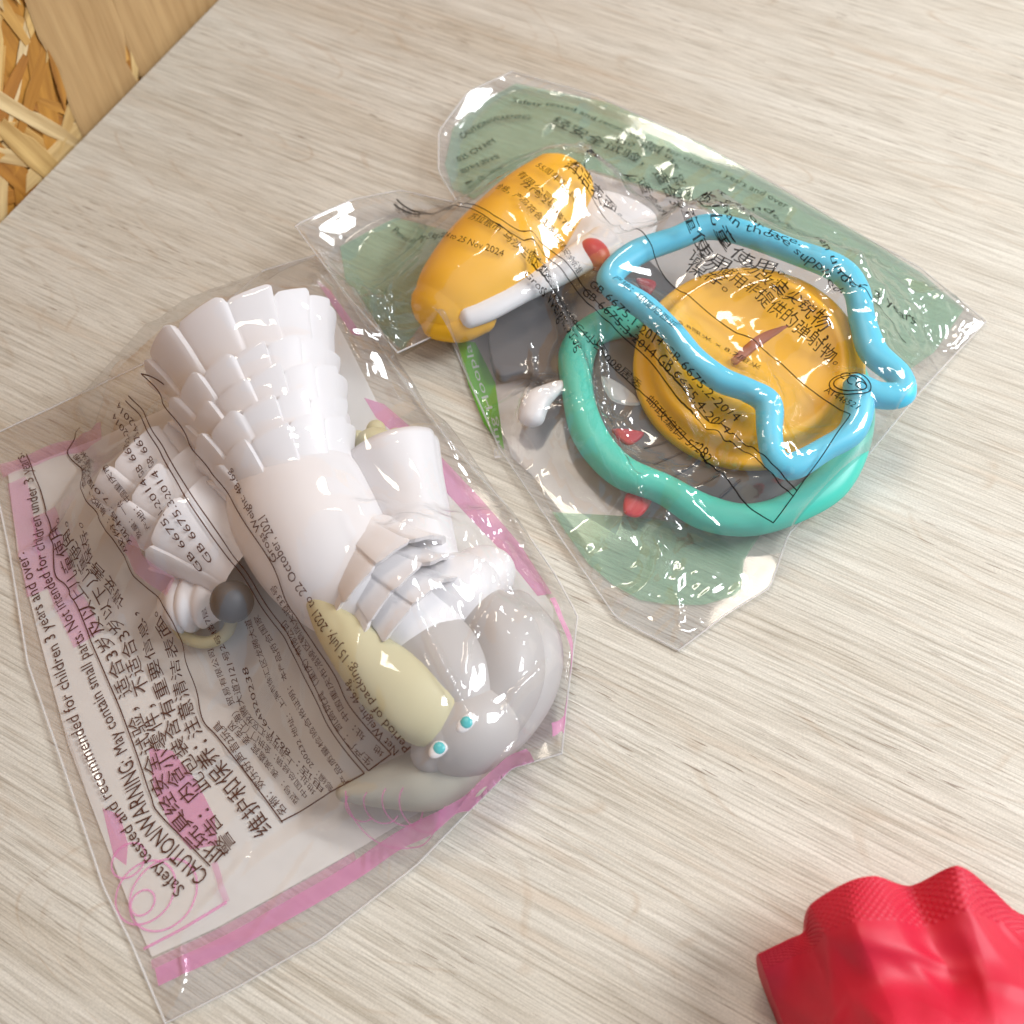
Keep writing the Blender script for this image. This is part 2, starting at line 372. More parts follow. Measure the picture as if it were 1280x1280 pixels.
for rows in ([(492, 788, .8, 34, .5), (528, 812, .95, 58, .8), (562, 850, 1.0, 60, .85), (588, 893, .9, 42, .7)],
             [(590, 758, .6, 34, .5), (622, 792, .75, 50, .72), (632, 842, .8, 50, .75), (618, 892, .75, 40, .6), (600, 925, .6, 24, .4)],
             [(645, 765, .5, 28, .42), (668, 805, .55, 34, .5), (668, 855, .5, 30, .46), (645, 905, .45, 24, .38), (622, 940, .4, 14, .25)]):
    part('hair_lock', tube(ctrl(rows), 36, 9), PALEGREY, fig, toys_a)
part('ear', tube(ctrl([(398, 754, 1.65, 16, .24), (422, 785, 1.68, 27, .32), (464, 830, 1.65, 39, .4), (508, 868, 1.55, 48, .45), (542, 890, 1.4, 46, .44)]), 30, 8), CREAM, fig, toys_a)
part('ear', tube(ctrl([(432, 990, .55, 12, .2), (480, 983, .58, 26, .36), (530, 974, .6, 38, .46), (580, 960, .6, 38, .46)]), 30, 8), GREENGREY, fig, toys_a)
for (px, py, z) in ((583, 903, 1.72), (549, 935, 1.58)):
    eye = part('eye', blob(at(px, py, z - .03), (.21, .13, .06), .8), WPAINT, fig, toys_a)
    iris = part('iris', blob(at(px, py, z + .0), (.11, .105, .05), .8), TEALPAINT, fig, toys_a)
    iris.parent = eye; iris.matrix_parent_inverse = Matrix.Identity(4)

mic = thing('toy_microphone', 'small cream toy microphone with charcoal ball head, under clear film', 'toy', at(265, 760, 0))
part('ball', blob(at(290, 752, 1.05), (.40, .40, .40)), CHAR, mic, toys_a)
part('handle', tube(ctrl([(272, 752, .62, 24, .36), (258, 752, .6, 33, .42), (250, 752, .58, 28, .38), (241, 753, .55, 37, .46), (233, 754, .5, 30, .38), (225, 755, .5, 36, .42), (216, 757, .45, 24, .3)]), 26, 6), WHITE, mic, toys_a)
part('base_ring', tube([(*at(255 + 34 * math.cos(t), 775 + 28 * math.sin(t), .28), .12, .12) for t in np.linspace(0, 2 * math.pi, 10, endpoint=False)], 14, 4, True), CREAM, mic, toys_a)

# ------------------------------------------------------------------ ring toss pieces in the green bag
cone = thing('orange_cone', 'orange plastic tapered peg lying at the left end of the green bag', 'toy part', at(610, 320, 0))
part('shell', tube(ctrl([(700, 228, .95, 44, .6), (675, 255, .95, 54, .75), (640, 295, .92, 62, .84), (605, 330, .9, 62, .82), (570, 365, .85, 52, .74), (553, 384, .8, 42, .6)]), 36, 8), ORANGE, cone, toys_b)
part('end_rib', tube(ctrl([(548, 400, .7, 26, .38), (575, 402, .7, 27, .4), (600, 396, .7, 22, .36)]), 20, 6), ORANGE, cone, toys_b)

board = thing('grey_toy_board', 'dark grey flat plastic toy board with white paws beneath the rings', 'toy part', at(820, 500, 0))
poly = [(612, 400), (650, 372), (700, 320), (740, 300), (800, 320), (860, 380), (960, 470), (1010, 560), (1005, 625), (940, 640), (850, 632), (780, 600), (735, 560), (700, 500), (660, 470), (620, 470)]
def plate(poly, z0, z1, bev=0.05):
    P = [at(x, y, (z0 + z1) / 2)[:2] for x, y in poly]; P = catmull(np.array(P), 5, True); n = len(P)
    nx = np.roll(P, -1, 0) - np.roll(P, 1, 0); nx = np.column_stack([nx[:, 1], -nx[:, 0]]) / np.linalg.norm(nx, axis=1)[:, None]
    area2 = np.sum(P[:, 0] * np.roll(P[:, 1], -1) - P[:, 1] * np.roll(P[:, 0], -1)); nx *= -1 if area2 > 0 else 1   # towards the inside
    V = []
    for z, s in ((z0, 0), (z1 - bev, 0), (z1 - bev * .3, bev * .4), (z1, bev)):
        V += [(*p, z) for p in P + nx * s]
    tris = tessellate_polygon([[Vector((*p, 0)) for p in P]])
    F = [tuple(t) for t in tris] + [tuple(3 * n + i for i in t) for t in tris]
    for r in range(3):
        F += [(r * n + i, r * n + (i + 1) % n, (r + 1) * n + (i + 1) % n, (r + 1) * n + i) for i in range(n)]
    return V, F
part('plate', plate(poly, .08, .34), GREY, board, toys_b)
part('arm', tube(ctrl([(585, 396, 1.0, 16, .2), (610, 385, 1.0, 18, .2), (655, 362, .95, 17, .2), (705, 335, .9, 20, .22), (760, 300, .8, 24, .22)]), 20, 6), WPAINT, board, toys_b)
part('panel', plate([(655, 300), (700, 250), (760, 240), (820, 270), (800, 310), (740, 330), (690, 345)], .36, .5), WPAINT, board, toys_b)
part('paw', tube(ctrl([(664, 522, .5, 17, .2), (670, 503, .55, 18, .2), (690, 488, .55, 11, .14), (705, 482, .5, 8, .12)]), 18, 6), WPAINT, board, toys_b)
part('knob', blob(at(742, 318, .85), (.34, .42, .3), .6), RED, board, toys_b)
for pts in (((752, 470), (780, 482), (800, 505), (765, 500)), ):
    part('patch', plate(pts, .345, .39), WPAINT, board, toys_b)
for pts in (((765, 536), (805, 540), (785, 556)), ((785, 615), (815, 622), (800, 645), (780, 640)), ((795, 348), (820, 352), (810, 368))):
    part('patch', plate(pts, .345, .40), RED, board, toys_b)
for p0, p1 in (((806, 560), (848, 548)), ((818, 580), (860, 562)), ((838, 598), (876, 575)), ((868, 610), (905, 590)), ((900, 622), (925, 600))):
    q0, q1 = at(*p0, .35), at(*p1, .35)
    part('groove', tube([(*q0, .025, .02), (*((q0 + q1) / 2), .03, .02), (*q1, .025, .02)], 8, 3), DARKPAINT, board, toys_b)

def ring_tube(pts, z, hw, hh):
    return tube(ctrl([(x, y, z, hw * (1 + .09 * math.sin(k * 2.3)), hh) for k, (x, y) in enumerate(pts)]), 26, 9, True, lambda f, th: 1 - .06 * np.maximum(0, np.cos(2 * th)) + .035 * (np.abs(np.sin(th)) < .09))
teal = thing('teal_ring', 'teal green wavy plastic hoop under the orange dish', 'toy part', at(900, 520, 0))
part('hoop', ring_tube([(745, 412), (722, 440), (722, 490), (738, 545), (775, 588), (830, 612), (880, 640), (935, 650), (990, 635), (1040, 600), (1070, 540), (1065, 480), (1030, 430), (975, 405), (920, 425), (880, 430), (835, 410), (790, 400)], .48, 22, .3), TEAL, teal, toys_b)
dish = thing('orange_dish', 'round orange plastic dish with raised rim between the two hoops', 'toy part', at(930, 460, 0))
def dish_mesh():
    c = at(936, 450, .92); nrm = np.array([-.05, -.09, 1.0]); nrm /= np.linalg.norm(nrm)
    a = np.cross((0, 1, 0), nrm); a /= np.linalg.norm(a); b = np.cross(nrm, a)
    prof = [(0, .05), (.5, .05), (1.2, .06), (1.55, .08), (1.66, .16), (1.74, .20), (1.84, .17), (1.88, .02), (1.93, -.06), (2.0, -.07), (2.07, -.10), (2.14, -.08), (2.2, -.13), (2.21, -.3), (2.15, -.36), (1.95, -.34), (0, -.3)]
    S = 96; V = []; F = []
    for r, h in prof:
        for j in range(S):
            t = 2 * math.pi * j / S; V.append(c + a * math.cos(t) * max(r * 1.07, .01) + b * math.sin(t) * max(r * 1.07, .01) + nrm * h)
    for i in range(len(prof) - 1):
        for j in range(S): F.append((i * S + j, i * S + (j + 1) % S, (i + 1) * S + (j + 1) % S, (i + 1) * S + j))
    return V, F, c, nrm
DV, DF, dc, dn = dish_mesh()
part('dish_body', (DV, DF), ORANGE, dish, toys_b)
part('slot', tube([(*(at(918, 452, 1.0)), .09, .05), (*(at(950, 425, 1.02)), .12, .05), (*(at(985, 408, 1.04)), .07, .05)], 12, 5), SLOT, dish, toys_b)
blue = thing('blue_ring', 'sky blue star-shaped plastic hoop lying on the orange dish', 'toy part', at(950, 440, 0))
part('hoop', ring_tube([(762, 352), (792, 318), (845, 298), (882, 284), (925, 290), (985, 312), (1045, 335), (1070, 362), (1078, 400), (1092, 440), (1124, 470), (1126, 492), (1098, 494), (1070, 482), (1075, 505), (1064, 540), (1030, 562), (990, 583), (968, 572), (962, 540), (960, 505), (935, 488), (900, 474), (866, 448), (840, 415), (805, 384)], 1.36, 16.5, .23), BLUE, blue, toys_b)

# ------------------------------------------------------------------ draped film
def height_map(objs, x0, x1, y0, y1, step=0.05, pad=0.03, slope=0.9):
    V = []; F = []; n = 0
    for o in objs:
        me = o.data
        V += [tuple(v.co / CM) for v in me.vertices]
        F += [tuple(i + n for i in p.vertices) for p in me.polygons]; n += len(me.vertices)
    T = BVHTree.FromPolygons(V, F)
    xs = np.arange(x0, x1, step); ys = np.arange(y0, y1, step); H = np.full((len(xs), len(ys)), 0.05)
    for i, x in enumerate(xs):
        for j, y in enumerate(ys):
            h = T.ray_cast(Vector((x, y, 20)), Vector((0, 0, -1)))[0]
            if h is not None: H[i, j] = max(0.05, h[2] + pad)
    G = H.copy()                                             # the stiff film slopes away from the toys, it does not cling to them
    for _ in range(int(3.0 / step)):
        D = G.copy()
        for dx, dy in ((1, 0), (-1, 0), (0, 1), (0, -1), (1, 1), (1, -1), (-1, 1), (-1, -1)):
            D = np.maximum(D, np.roll(np.roll(G, dx, 0), dy, 1) - slope * step * math.hypot(dx, dy))
        if np.allclose(D, G): break
        G = D
    return G, x0, y0, step
def sampleH(hm, x, y):
    H, x0, y0, st = hm
    fx = np.clip((x - x0) / st, 0, H.shape[0] - 1.001); fy = np.clip((y - y0) / st, 0, H.shape[1] - 1.001)
    i = fx.astype(int); j = fy.astype(int); fx -= i; fy -= j
    return H[i, j] * (1 - fx) * (1 - fy) + H[i + 1, j] * fx * (1 - fy) + H[i, j + 1] * (1 - fx) * fy + H[i + 1, j + 1] * fx * fy
def resample(P, n):
    P = np.asarray(P, float); s = np.r_[0, np.cumsum(np.linalg.norm(np.diff(P, axis=0), axis=1))]
    t = np.linspace(0, s[-1], n); return np.column_stack([np.interp(t, s, P[:, k]) for k in range(P.shape[1])])
def up2(P):
    n, m, c = P.shape; Q = np.zeros((2 * n - 1, 2 * m - 1, c))
    Q[::2, ::2] = P; Q[1::2, ::2] = (P[1:] + P[:-1]) / 2; Q[:, 1::2] = (Q[:, 2::2] + Q[:, :-2:2]) / 2
    return Q
def relax(P, flat, hm, slack, steps, inner, bend, grav, pinned_z):
    n, m, _ = P.shape; prev = P.copy()
    def pairs(du, dv):                                        # independent batches of edges (i,j)-(i+du,j+dv)
        out = []
        for off in (0, 1):
            if du == 0: A = (slice(0, n), slice(off * dv, m - dv)) ; 
            I, J = np.meshgrid(np.arange(max(0, -du), n - max(du, 0)), np.arange(0, m - dv) if dv >= 0 else np.arange(-dv, m), indexing='ij')
            key = (I // max(abs(du), 1)) if du else (J // max(abs(dv), 1))
            sel = (key % 2) == off
            out.append((I[sel] * m + J[sel], (I[sel] + du) * m + J[sel] + dv))
        return out
    kinds = []
    for du, dv, k, mode in ((1, 0, 1.0, 0), (0, 1, 1.0, 0), (1, 1, .5, 0), (1, -1, .5, 0), (2, 0, bend, 1), (0, 2, bend, 1)):
        f2 = flat.reshape(-1, 2)
        for a, b in pairs(du, dv):
            kinds.append((a, b, np.linalg.norm(f2[a] - f2[b], axis=1) * slack, k, mode))
    X = P.reshape(-1, 3); Xp = X.copy()
    mask = np.zeros((n, m), bool); mask[0] = mask[-1] = True; mask[:, 0] = mask[:, -1] = True
    pin = mask.reshape(-1); Wt = np.where(pin, 0.0, 1.0); Bp = X[pin].copy()
    for st in range(steps):
        v = (X - Xp) * 0.93; Xp = X.copy(); X = X + v; X[:, 2] -= grav; X[pin] = Bp
        for it in range(inner):
            for a, b, L0, k, mode in kinds:
                d = X[b] - X[a]; L = np.sqrt((d * d).sum(1)) + 1e-9
                e = (L - L0) / L
                if mode: e = np.minimum(e, 0)
                wa, wb = Wt[a], Wt[b]; s = np.where(wa + wb > 0, k * e / np.maximum(wa + wb, 1), 0)
                c = d * s[:, None]
                X[a] += c * wa[:, None]; X[b] -= c * wb[:, None]
            h = sampleH(hm, X[:, 0], X[:, 1]); low = X[:, 2] < h
            X[low & ~pin, 2] = h[low & ~pin]
    return X.reshape(n, m, 3)
def drape(sides, hm, slack, levels=(33, 65, 129), seed=1):
    """sides: four polylines (xyz cm): v=0 from u0 to u1, u=1, v=1 from u0 to u1, u=0"""
    rng = np.random.default_rng(seed)
    n = levels[0]
    def border(n):
        s0, s1, s2, s3 = [resample(s, n) for s in sides]
        B = np.zeros((n, n, 3)); B[:, 0] = s0; B[-1, :] = s1; B[:, -1] = s2; B[0, :] = s3
        return B
    def harmonic(B, it, init=None):
        P = B.copy(); n = len(B); u = np.linspace(0, 1, n)[:, None, None]; v = np.linspace(0, 1, n)[None, :, None]
        c = (1 - u) * B[:1, :] + u * B[-1:, :] + (1 - v) * B[:, :1] + v * B[:, -1:] - ((1 - u) * (1 - v) * B[0, 0] + u * (1 - v) * B[-1, 0] + (1 - u) * v * B[0, -1] + u * v * B[-1, -1])
        P[1:-1, 1:-1] = c[1:-1, 1:-1]
        for _ in range(it): P[1:-1, 1:-1] = .25 * (P[2:, 1:-1] + P[:-2, 1:-1] + P[1:-1, 2:] + P[1:-1, :-2])
        return P
    P = None; fine = harmonic(border(levels[-1]), 60)
    for li, n in enumerate(levels):
        stp = (levels[-1] - 1) // (n - 1); flat = fine[::stp, ::stp]
        if P is None:
            P = flat.copy(); h = sampleH(hm, P[..., 0], P[..., 1])
            P[1:-1, 1:-1, 2] = h[1:-1, 1:-1] + 0.15
        else: P = up2(P)
        P[0], P[-1], P[:, 0], P[:, -1] = flat[0], flat[-1], flat[:, 0], flat[:, -1]
        nz = rng.normal(0, (0.05, 0.02, 0.008)[min(li, 2)], P.shape); nz[0] = nz[-1] = 0; nz[:, 0] = nz[:, -1] = 0
        P = relax(P + nz, flat[..., :2], hm, slack, (90, 60, 45)[min(li, 2)], 4, (.25, .15, .10)[min(li, 2)], (.02, .010, .005)[min(li, 2)], None)
    return P, fine
def smooth_path(P, step=0.05):
    P = np.asarray(P, float)
    if len(P) > 2: P = catmull(P, 14)
    L = np.linalg.norm(np.diff(P, axis=0), axis=1).sum(); return resample(P, max(2, int(L / step)))
def crinkle(P, flat, count, seed, zones, amp, folds=(), broad=40, base=.12, crumple=1.0):
    """fold lines of the stiff foil: short tent-shaped ridges, gathered in zones (x, y, radius, share)"""
    rng = np.random.default_rng(seed); P, flat = up2(P), up2(flat)
    for _ in range(2): P[1:-1, 1:-1] = .5 * P[1:-1, 1:-1] + .125 * (P[2:, 1:-1] + P[:-2, 1:-1] + P[1:-1, 2:] + P[1:-1, :-2])
    X, Y = flat[..., 0], flat[..., 1]; d = np.zeros(X.shape); n = len(X)
    lo, hi = flat[..., :2].reshape(-1, 2).min(0), flat[..., :2].reshape(-1, 2).max(0)
    share = np.array([z[3] for z in zones] + [max(0.0, 1 - sum(z[3] for z in zones))]); share /= share.sum()
    for k in range(count):
        q = rng.choice(len(share), p=share)
        c = rng.uniform(lo, hi) if q == len(zones) else np.array(zones[q][:2]) + rng.normal(0, zones[q][2] / 2, 2)
        small = q < len(zones); th = rng.uniform(0, math.pi)
        Ln = rng.uniform(.2, .9) if small else rng.uniform(.4, 1.8); Wd = rng.uniform(.07, .27) if small else rng.uniform(.08, .28)
        dx, dy = X - c[0], Y - c[1]; al = dx * math.cos(th) + dy * math.sin(th); pe = -dx * math.sin(th) + dy * math.cos(th) + .25 * rng.normal() * al * al / Ln
        d += amp * Wd * rng.uniform(.25, 1) * np.exp(-(al / Ln) ** 2) * np.maximum(0, 1 - np.abs(pe) / Wd)
    def facets(g, amp):                                       # crumpled foil: flat facets between random points
        wx_ = X + .25 * g * np.sin(Y * 5.1 / g * .4 + seed) + .2 * g * np.sin(X * 3.7 / g * .4); wy_ = Y + .25 * g * np.sin(X * 4.3 / g * .4 + 2 * seed) + .2 * g * np.sin(Y * 2.9 / g * .4)
        th = .6 + seed; gx = (wx_ * math.cos(th) + wy_ * math.sin(th)) / g + 200; gy = (-wx_ * math.sin(th) + wy_ * math.cos(th)) / g + 200
        Hn = rng.uniform(0, amp, (400, 400)); i, j = gx.astype(int), gy.astype(int); fx, fy = gx - i, gy - j
        a00, a10, a01, a11 = Hn[i, j], Hn[i + 1, j], Hn[i, j + 1], Hn[i + 1, j + 1]
        t1 = np.where(fx > fy, a00 + (a10 - a00) * fx + (a11 - a10) * fy, a00 + (a11 - a01) * fx + (a01 - a00) * fy)
        t2 = np.where(fx + fy < 1, a00 + (a10 - a00) * fx + (a01 - a00) * fy, a11 + (a01 - a11) * (1 - fx) + (a10 - a11) * (1 - fy))
        return np.where((i + j) % 2 == 0, t1, t2)
    wgt = np.zeros(X.shape)
    for z in zones: wgt += np.exp(-((X - z[0]) ** 2 + (Y - z[1]) ** 2) / (z[2] * .75) ** 2)
    d += np.clip(wgt + base, 0, 1) * crumple * (facets(.8, .20) + facets(.36, .07))
    for k in range(broad):                                    # broad dents with a sharp crest
        q = rng.choice(len(zones)); c = np.array(zones[q][:2]) + rng.normal(0, zones[q][2] / 1.7, 2); th = rng.uniform(0, math.pi)
        Ln, Wd = rng.uniform(.4, 1.1), rng.uniform(.22, .5)
        dx, dy = X - c[0], Y - c[1]; al = dx * math.cos(th) + dy * math.sin(th); pe = -dx * math.sin(th) + dy * math.cos(th)
        d += .42 * Wd * rng.uniform(.3, 1) * np.exp(-(al / Ln) ** 2) * np.maximum(0, 1 - np.abs(pe) / Wd)
    for pts, wd, ht in folds:                                 # long sharp pleats
        Q = smooth_path([at(x, y, z)[:2] for x, y, z in pts], .06); Q = Q + rng.normal(0, .012, Q.shape)
        best = np.full(X.shape, 9.0); arc = np.zeros(X.shape)
        for k, q in enumerate(Q):
            r = np.hypot(X - q[0], Y - q[1]); c = r < best; best[c] = r[c]; arc[c] = k / (len(Q) - 1)
        d += ht * np.maximum(0, 1 - best / wd) * np.clip(4 * np.minimum(arc, 1 - arc) + .15, 0, 1)
    e = np.minimum.reduce([np.arange(n)[:, None] + 0 * np.arange(n), n - 1 - np.arange(n)[:, None] + 0 * np.arange(n), np.arange(n)[None] + 0 * np.arange(n)[:, None], n - 1 - np.arange(n)[None] + 0 * np.arange(n)[:, None]])
    P[..., 2] += d * np.clip(e / 6, 0, 1)
    return P, flat
class Film:
    def __init__(self, P, flat):
        n, m, _ = P.shape; self.n, self.m = n, m; self.P = P.reshape(-1, 3); self.F2 = flat.reshape(-1, 3)[:, :2]
        self.quads = [(i * m + j, (i + 1) * m + j, (i + 1) * m + j + 1, i * m + j + 1) for i in range(n - 1) for j in range(m - 1)]
        tri = []
        for a, b, c, d in self.quads: tri += [(a, b, c), (a, c, d)]
        self.tri = tri
        self.flat_tree = BVHTree.FromPolygons([(x, y, 0.0) for x, y in self.F2], tri)
        T = np.array(tri); nn = np.cross(self.P[T[:, 1]] - self.P[T[:, 0]], self.P[T[:, 2]] - self.P[T[:, 0]])
        s = np.sign(np.median(nn[:, 2])) or 1; N = np.zeros_like(self.P)
        for k in range(3): np.add.at(N, T[:, k], nn * s)
        self.N = N / (np.linalg.norm(N, axis=1)[:, None] + 1e-12); self.flip = s < 0
    def bary(self, idx, p, src):
        a, b, c = [src[i] for i in self.tri[idx]]; p = np.asarray(p)[:len(a)]
        v0, v1, v2 = b - a, c - a, p - a
        d00, d01, d11, d20, d21 = v0 @ v0, v0 @ v1, v1 @ v1, v2 @ v0, v2 @ v1; den = d00 * d11 - d01 * d01 + 1e-12
        v = (d11 * d20 - d01 * d21) / den; w_ = (d00 * d21 - d01 * d20) / den
        return 1 - v - w_, v, w_
    def lift(self, x, y, off=0.012):
        r = self.flat_tree.ray_cast(Vector((x, y, 1)), Vector((0, 0, -1)))
        if r[0] is None: r = self.flat_tree.find_nearest(Vector((x, y, 0)))
        k = self.bary(r[2], r[0], self.F2); t = self.tri[r[2]]
        return sum(q * self.P[i] for q, i in zip(k, t)) + off * sum(q * self.N[i] for q, i in zip(k, t))
def side(rows): return [at(x, y, z) for x, y, z in rows]

FILM_A = film_material('clear_film', (0.985, 0.975, 0.97), 0.05, 0.07)
FILM_B = film_material('crinkled_film', (0.985, 0.98, 0.975), 0.04, 0.085, 0.10)
INK_BROWN = ink('brown_ink', (0.085, 0.028, 0.014), 0.88)
INK_BLACK = ink('black_ink', (0.02, 0.016, 0.014), 0.85)
INK_PINK = ink('pink_ink', (0.86, 0.33, 0.60), 0.36)
INK_PINKL = ink('pale_pink_ink', (0.86, 0.45, 0.66), 0.17)
INK_GREEN = ink('green_ink', (0.36, 0.68, 0.46), 0.31)
INK_GREEN2 = ink('bright_green_ink', (0.16, 0.44, 0.05), 0.82)
INK_WHITE = ink('white_ink', (0.8, 0.78, 0.78), 0.6)
INK_MILK = ink('milky_white_ink', (0.86, 0.83, 0.79), 0.72)
INK_MILKB = ink('thin_white_ink', (0.78, 0.74, 0.73), 0.45)
EDGE = ink('film_edge', (0.86, 0.84, 0.82), 0.34)

def make_bag(root, film, fm):
    fc = [q[::-1] for q in film.quads] if film.flip else film.quads
    top = mesh_object('top_film', film.P, fc, fm, root)
    n, m = film.n, film.m; B = np.column_stack([film.F2, np.full(n * m, 0.03)]).reshape(n, m, 3)
    Pg = film.P.reshape(n, m, 3); B[0], B[-1], B[:, 0], B[:, -1] = Pg[0], Pg[-1], Pg[:, 0], Pg[:, -1]
    B = B[::8, ::8]; k = B.shape[0]
    bot = mesh_object('bottom_film', B.reshape(-1, 3), [(i * k + j, (i + 1) * k + j, (i + 1) * k + j + 1, i * k + j + 1) for i in range(k - 1) for j in range(k - 1)], fm, root)
    for ring in (Pg[:, 0], Pg[-1], Pg[:, -1], Pg[0]):
        q = ring[::4]; V, F = tube([(*(p + np.array((0, 0, .01))), .022, .014) for p in q], 6, 1); mesh_object('seal_edge', V, F, EDGE, root)
    return top, bot
DECK = bpy.context.evaluated_depsgraph_get
def text_line(film, body, pts, size, material, root, centred=None):
    """lettering along a path on the film; pts in flat cm, size = letter height in cm"""
    cu = bpy.data.curves.new('text_line', 'FONT'); cu.body = body; cu.size = 1.0; cu.resolution_u = 2
    ob = bpy.data.objects.new('text_line', cu); COL.objects.link(ob); bpy.context.view_layer.update()
    me = bpy.data.meshes.new_from_object(ob.evaluated_get(DECK())); bpy.data.objects.remove(ob)
    v = np.array([q.co[:2] for q in me.vertices]); x0, x1 = v[:, 0].min(), v[:, 0].max()
    path = smooth_path(pts); s = np.r_[0, np.cumsum(np.linalg.norm(np.diff(path, axis=0), axis=1))]
    T = np.gradient(path, axis=0); T /= np.linalg.norm(T, axis=1)[:, None]
    sx = s[-1] / (x1 - x0)
    t = (v[:, 0] - x0) * sx
    px = np.interp(t, s, path[:, 0]); py = np.interp(t, s, path[:, 1]); tx = np.interp(t, s, T[:, 0]); ty = np.interp(t, s, T[:, 1])
    if centred is None: centred = any(ord(ch) > 0x2fff for ch in body)
    hgt = (v[:, 1] - ((v[:, 1].min() + v[:, 1].max()) / 2 if centred else 0)) * size / (1.0 if centred else 0.72)
    out = [film.lift(a - c * h, b + d * h) for a, b, d, c, h in zip(px, py, tx, ty, hgt)]
    faces = [tuple(p.vertices) for p in me.polygons]; bpy.data.meshes.remove(me)
    return mesh_object('text_line', out, faces, material, root, smooth=False)
def rule_line(film, pts, width, material, root, name='rule_line', off=0.014, nw=1, closed=False):
    path = smooth_path(list(pts) + ([pts[0]] if closed else []), 0.04); T = np.gradient(path, axis=0); T /= np.linalg.norm(T, axis=1)[:, None] + 1e-9
    V = []; F = []; k = nw + 1
    for p, t in zip(path, T):
        for q in range(k):
            o = (q / nw - .5) * width; V.append(film.lift(p[0] - t[1] * o, p[1] + t[0] * o, off))
    for i in range(len(path) - 1):
        for q in range(nw): F.append((i * k + q, (i + 1) * k + q, (i + 1) * k + q + 1, i * k + q + 1))
    return mesh_object(name, V, F, material, root)

# ---- pink-edged bag
bag_a = thing('toy_bag', 'clear plastic bag with pink printed edges holding a white toy', 'bag', at(300, 800, 0), 'sealed toy bags')
A_SIDES = [side([(207, 1279, .03), (300, 1232, .05), (400, 1175, .03), (520, 1082, .06), (592, 1008, .05), (640, 960, .2), (702, 942, .05)]),
           side([(702, 942, .05), (708, 880, .2), (722, 770, .35), (692, 715, .15), (640, 640, .06), (560, 550, .05), (490, 455, .06), (430, 365, .05), (400, 318, .05)]),
           side([(-18, 548, .04), (60, 512, .08), (185, 452, .1), (255, 402, .08), (330, 338, .05), (400, 318, .05)]),
           side([(207, 1279, .03), (165, 1180, .05), (130, 1110, .04), (80, 960, .08), (35, 830, .05), (12, 690, .05), (-18, 548, .04)])]
hmA = height_map(toys_a, -14, 6, -13, 10)
ZA = [(*at(610, 760)[:2], 1.6, .30), (*at(640, 690)[:2], 1.0, .15), (*at(480, 480)[:2], .8, .1), (*at(520, 700)[:2], 1.0, .1)]
FA = Film(*crinkle(*drape(A_SIDES, hmA, 1.05, seed=3), 150, 11, ZA, .5,
    [([(508, 752, 1.4), (545, 815, 1.6), (580, 882, 1.6)], .12, .20), ([(678, 822, 1.0), (645, 850, 1.2), (618, 878, 1.4)], .12, .20), ([(618, 878, 1.4), (660, 905, .9)], .09, .10),
     ([(630, 735, .8), (585, 790, 1.4), (572, 860, 1.5)], .08, .08), ([(720, 775, .3), (708, 860, .3), (703, 938, .1)], .10, .22), ([(640, 925, .6), (600, 985, .3), (560, 1040, .1)], .09, .14),
     ([(222, 1180, .1), (228, 1225, .1), (216, 1268, .1)], .07, .08), ([(300, 1075, .2), (275, 1110, .15), (240, 1150, .1)], .10, .08), ([(395, 345, .4), (420, 420, .5), (470, 520, .4)], .08, .07),
     ([(60, 520, .3), (110, 545, .5), (190, 475, .6)], .12, .08), ([(500, 470, .3), (560, 580, .3), (620, 660, .3)], .08, .06)], 30, .06)); make_bag(bag_a, FA, FILM_A)
# ---- green-edged bag
bag_b = thing('toy_bag', 'crinkled clear bag with green printing holding orange, blue and teal plastic pieces', 'bag', at(850, 450, 0), 'sealed toy bags')
B_SIDES = [side([(497, 441, .9), (560, 412, .5), (575, 450, .2), (624, 560, .1), (700, 672, .08), (770, 772, .05), (848, 813, .04)]),
           side([(848, 813, .04), (905, 770, .06), (962, 735, .1), (985, 668, .2), (1080, 575, .2), (1150, 490, .12), (1232, 402, .06)]),
           side([(640, 90, .35), (740, 118, .2), (860, 172, .1), (960, 225, .08), (1060, 285, .06), (1150, 335, .08), (1232, 402, .06)]),
           side([(497, 441, .9), (430, 365, .9), (368, 282, .9), (440, 250, .6), (500, 238, .5), (572, 254, .5), (548, 215, .5), (548, 165, .5), (585, 115, .5), (640, 90, .35)])]
hmB = height_map(toys_b, -5, 12, -5, 13)
ZB = [(*at(820, 690)[:2], 1.6, .25), (*at(1010, 430)[:2], 1.2, .15), (*at(1140, 400)[:2], 1.0, .1), (*at(740, 260)[:2], 1.0, .12), (*at(470, 390)[:2], .9, .06), (*at(860, 330)[:2], 1.2, .08), (*at(690, 560)[:2], .9, .06), (*at(900, 600)[:2], 1.0, .08)]
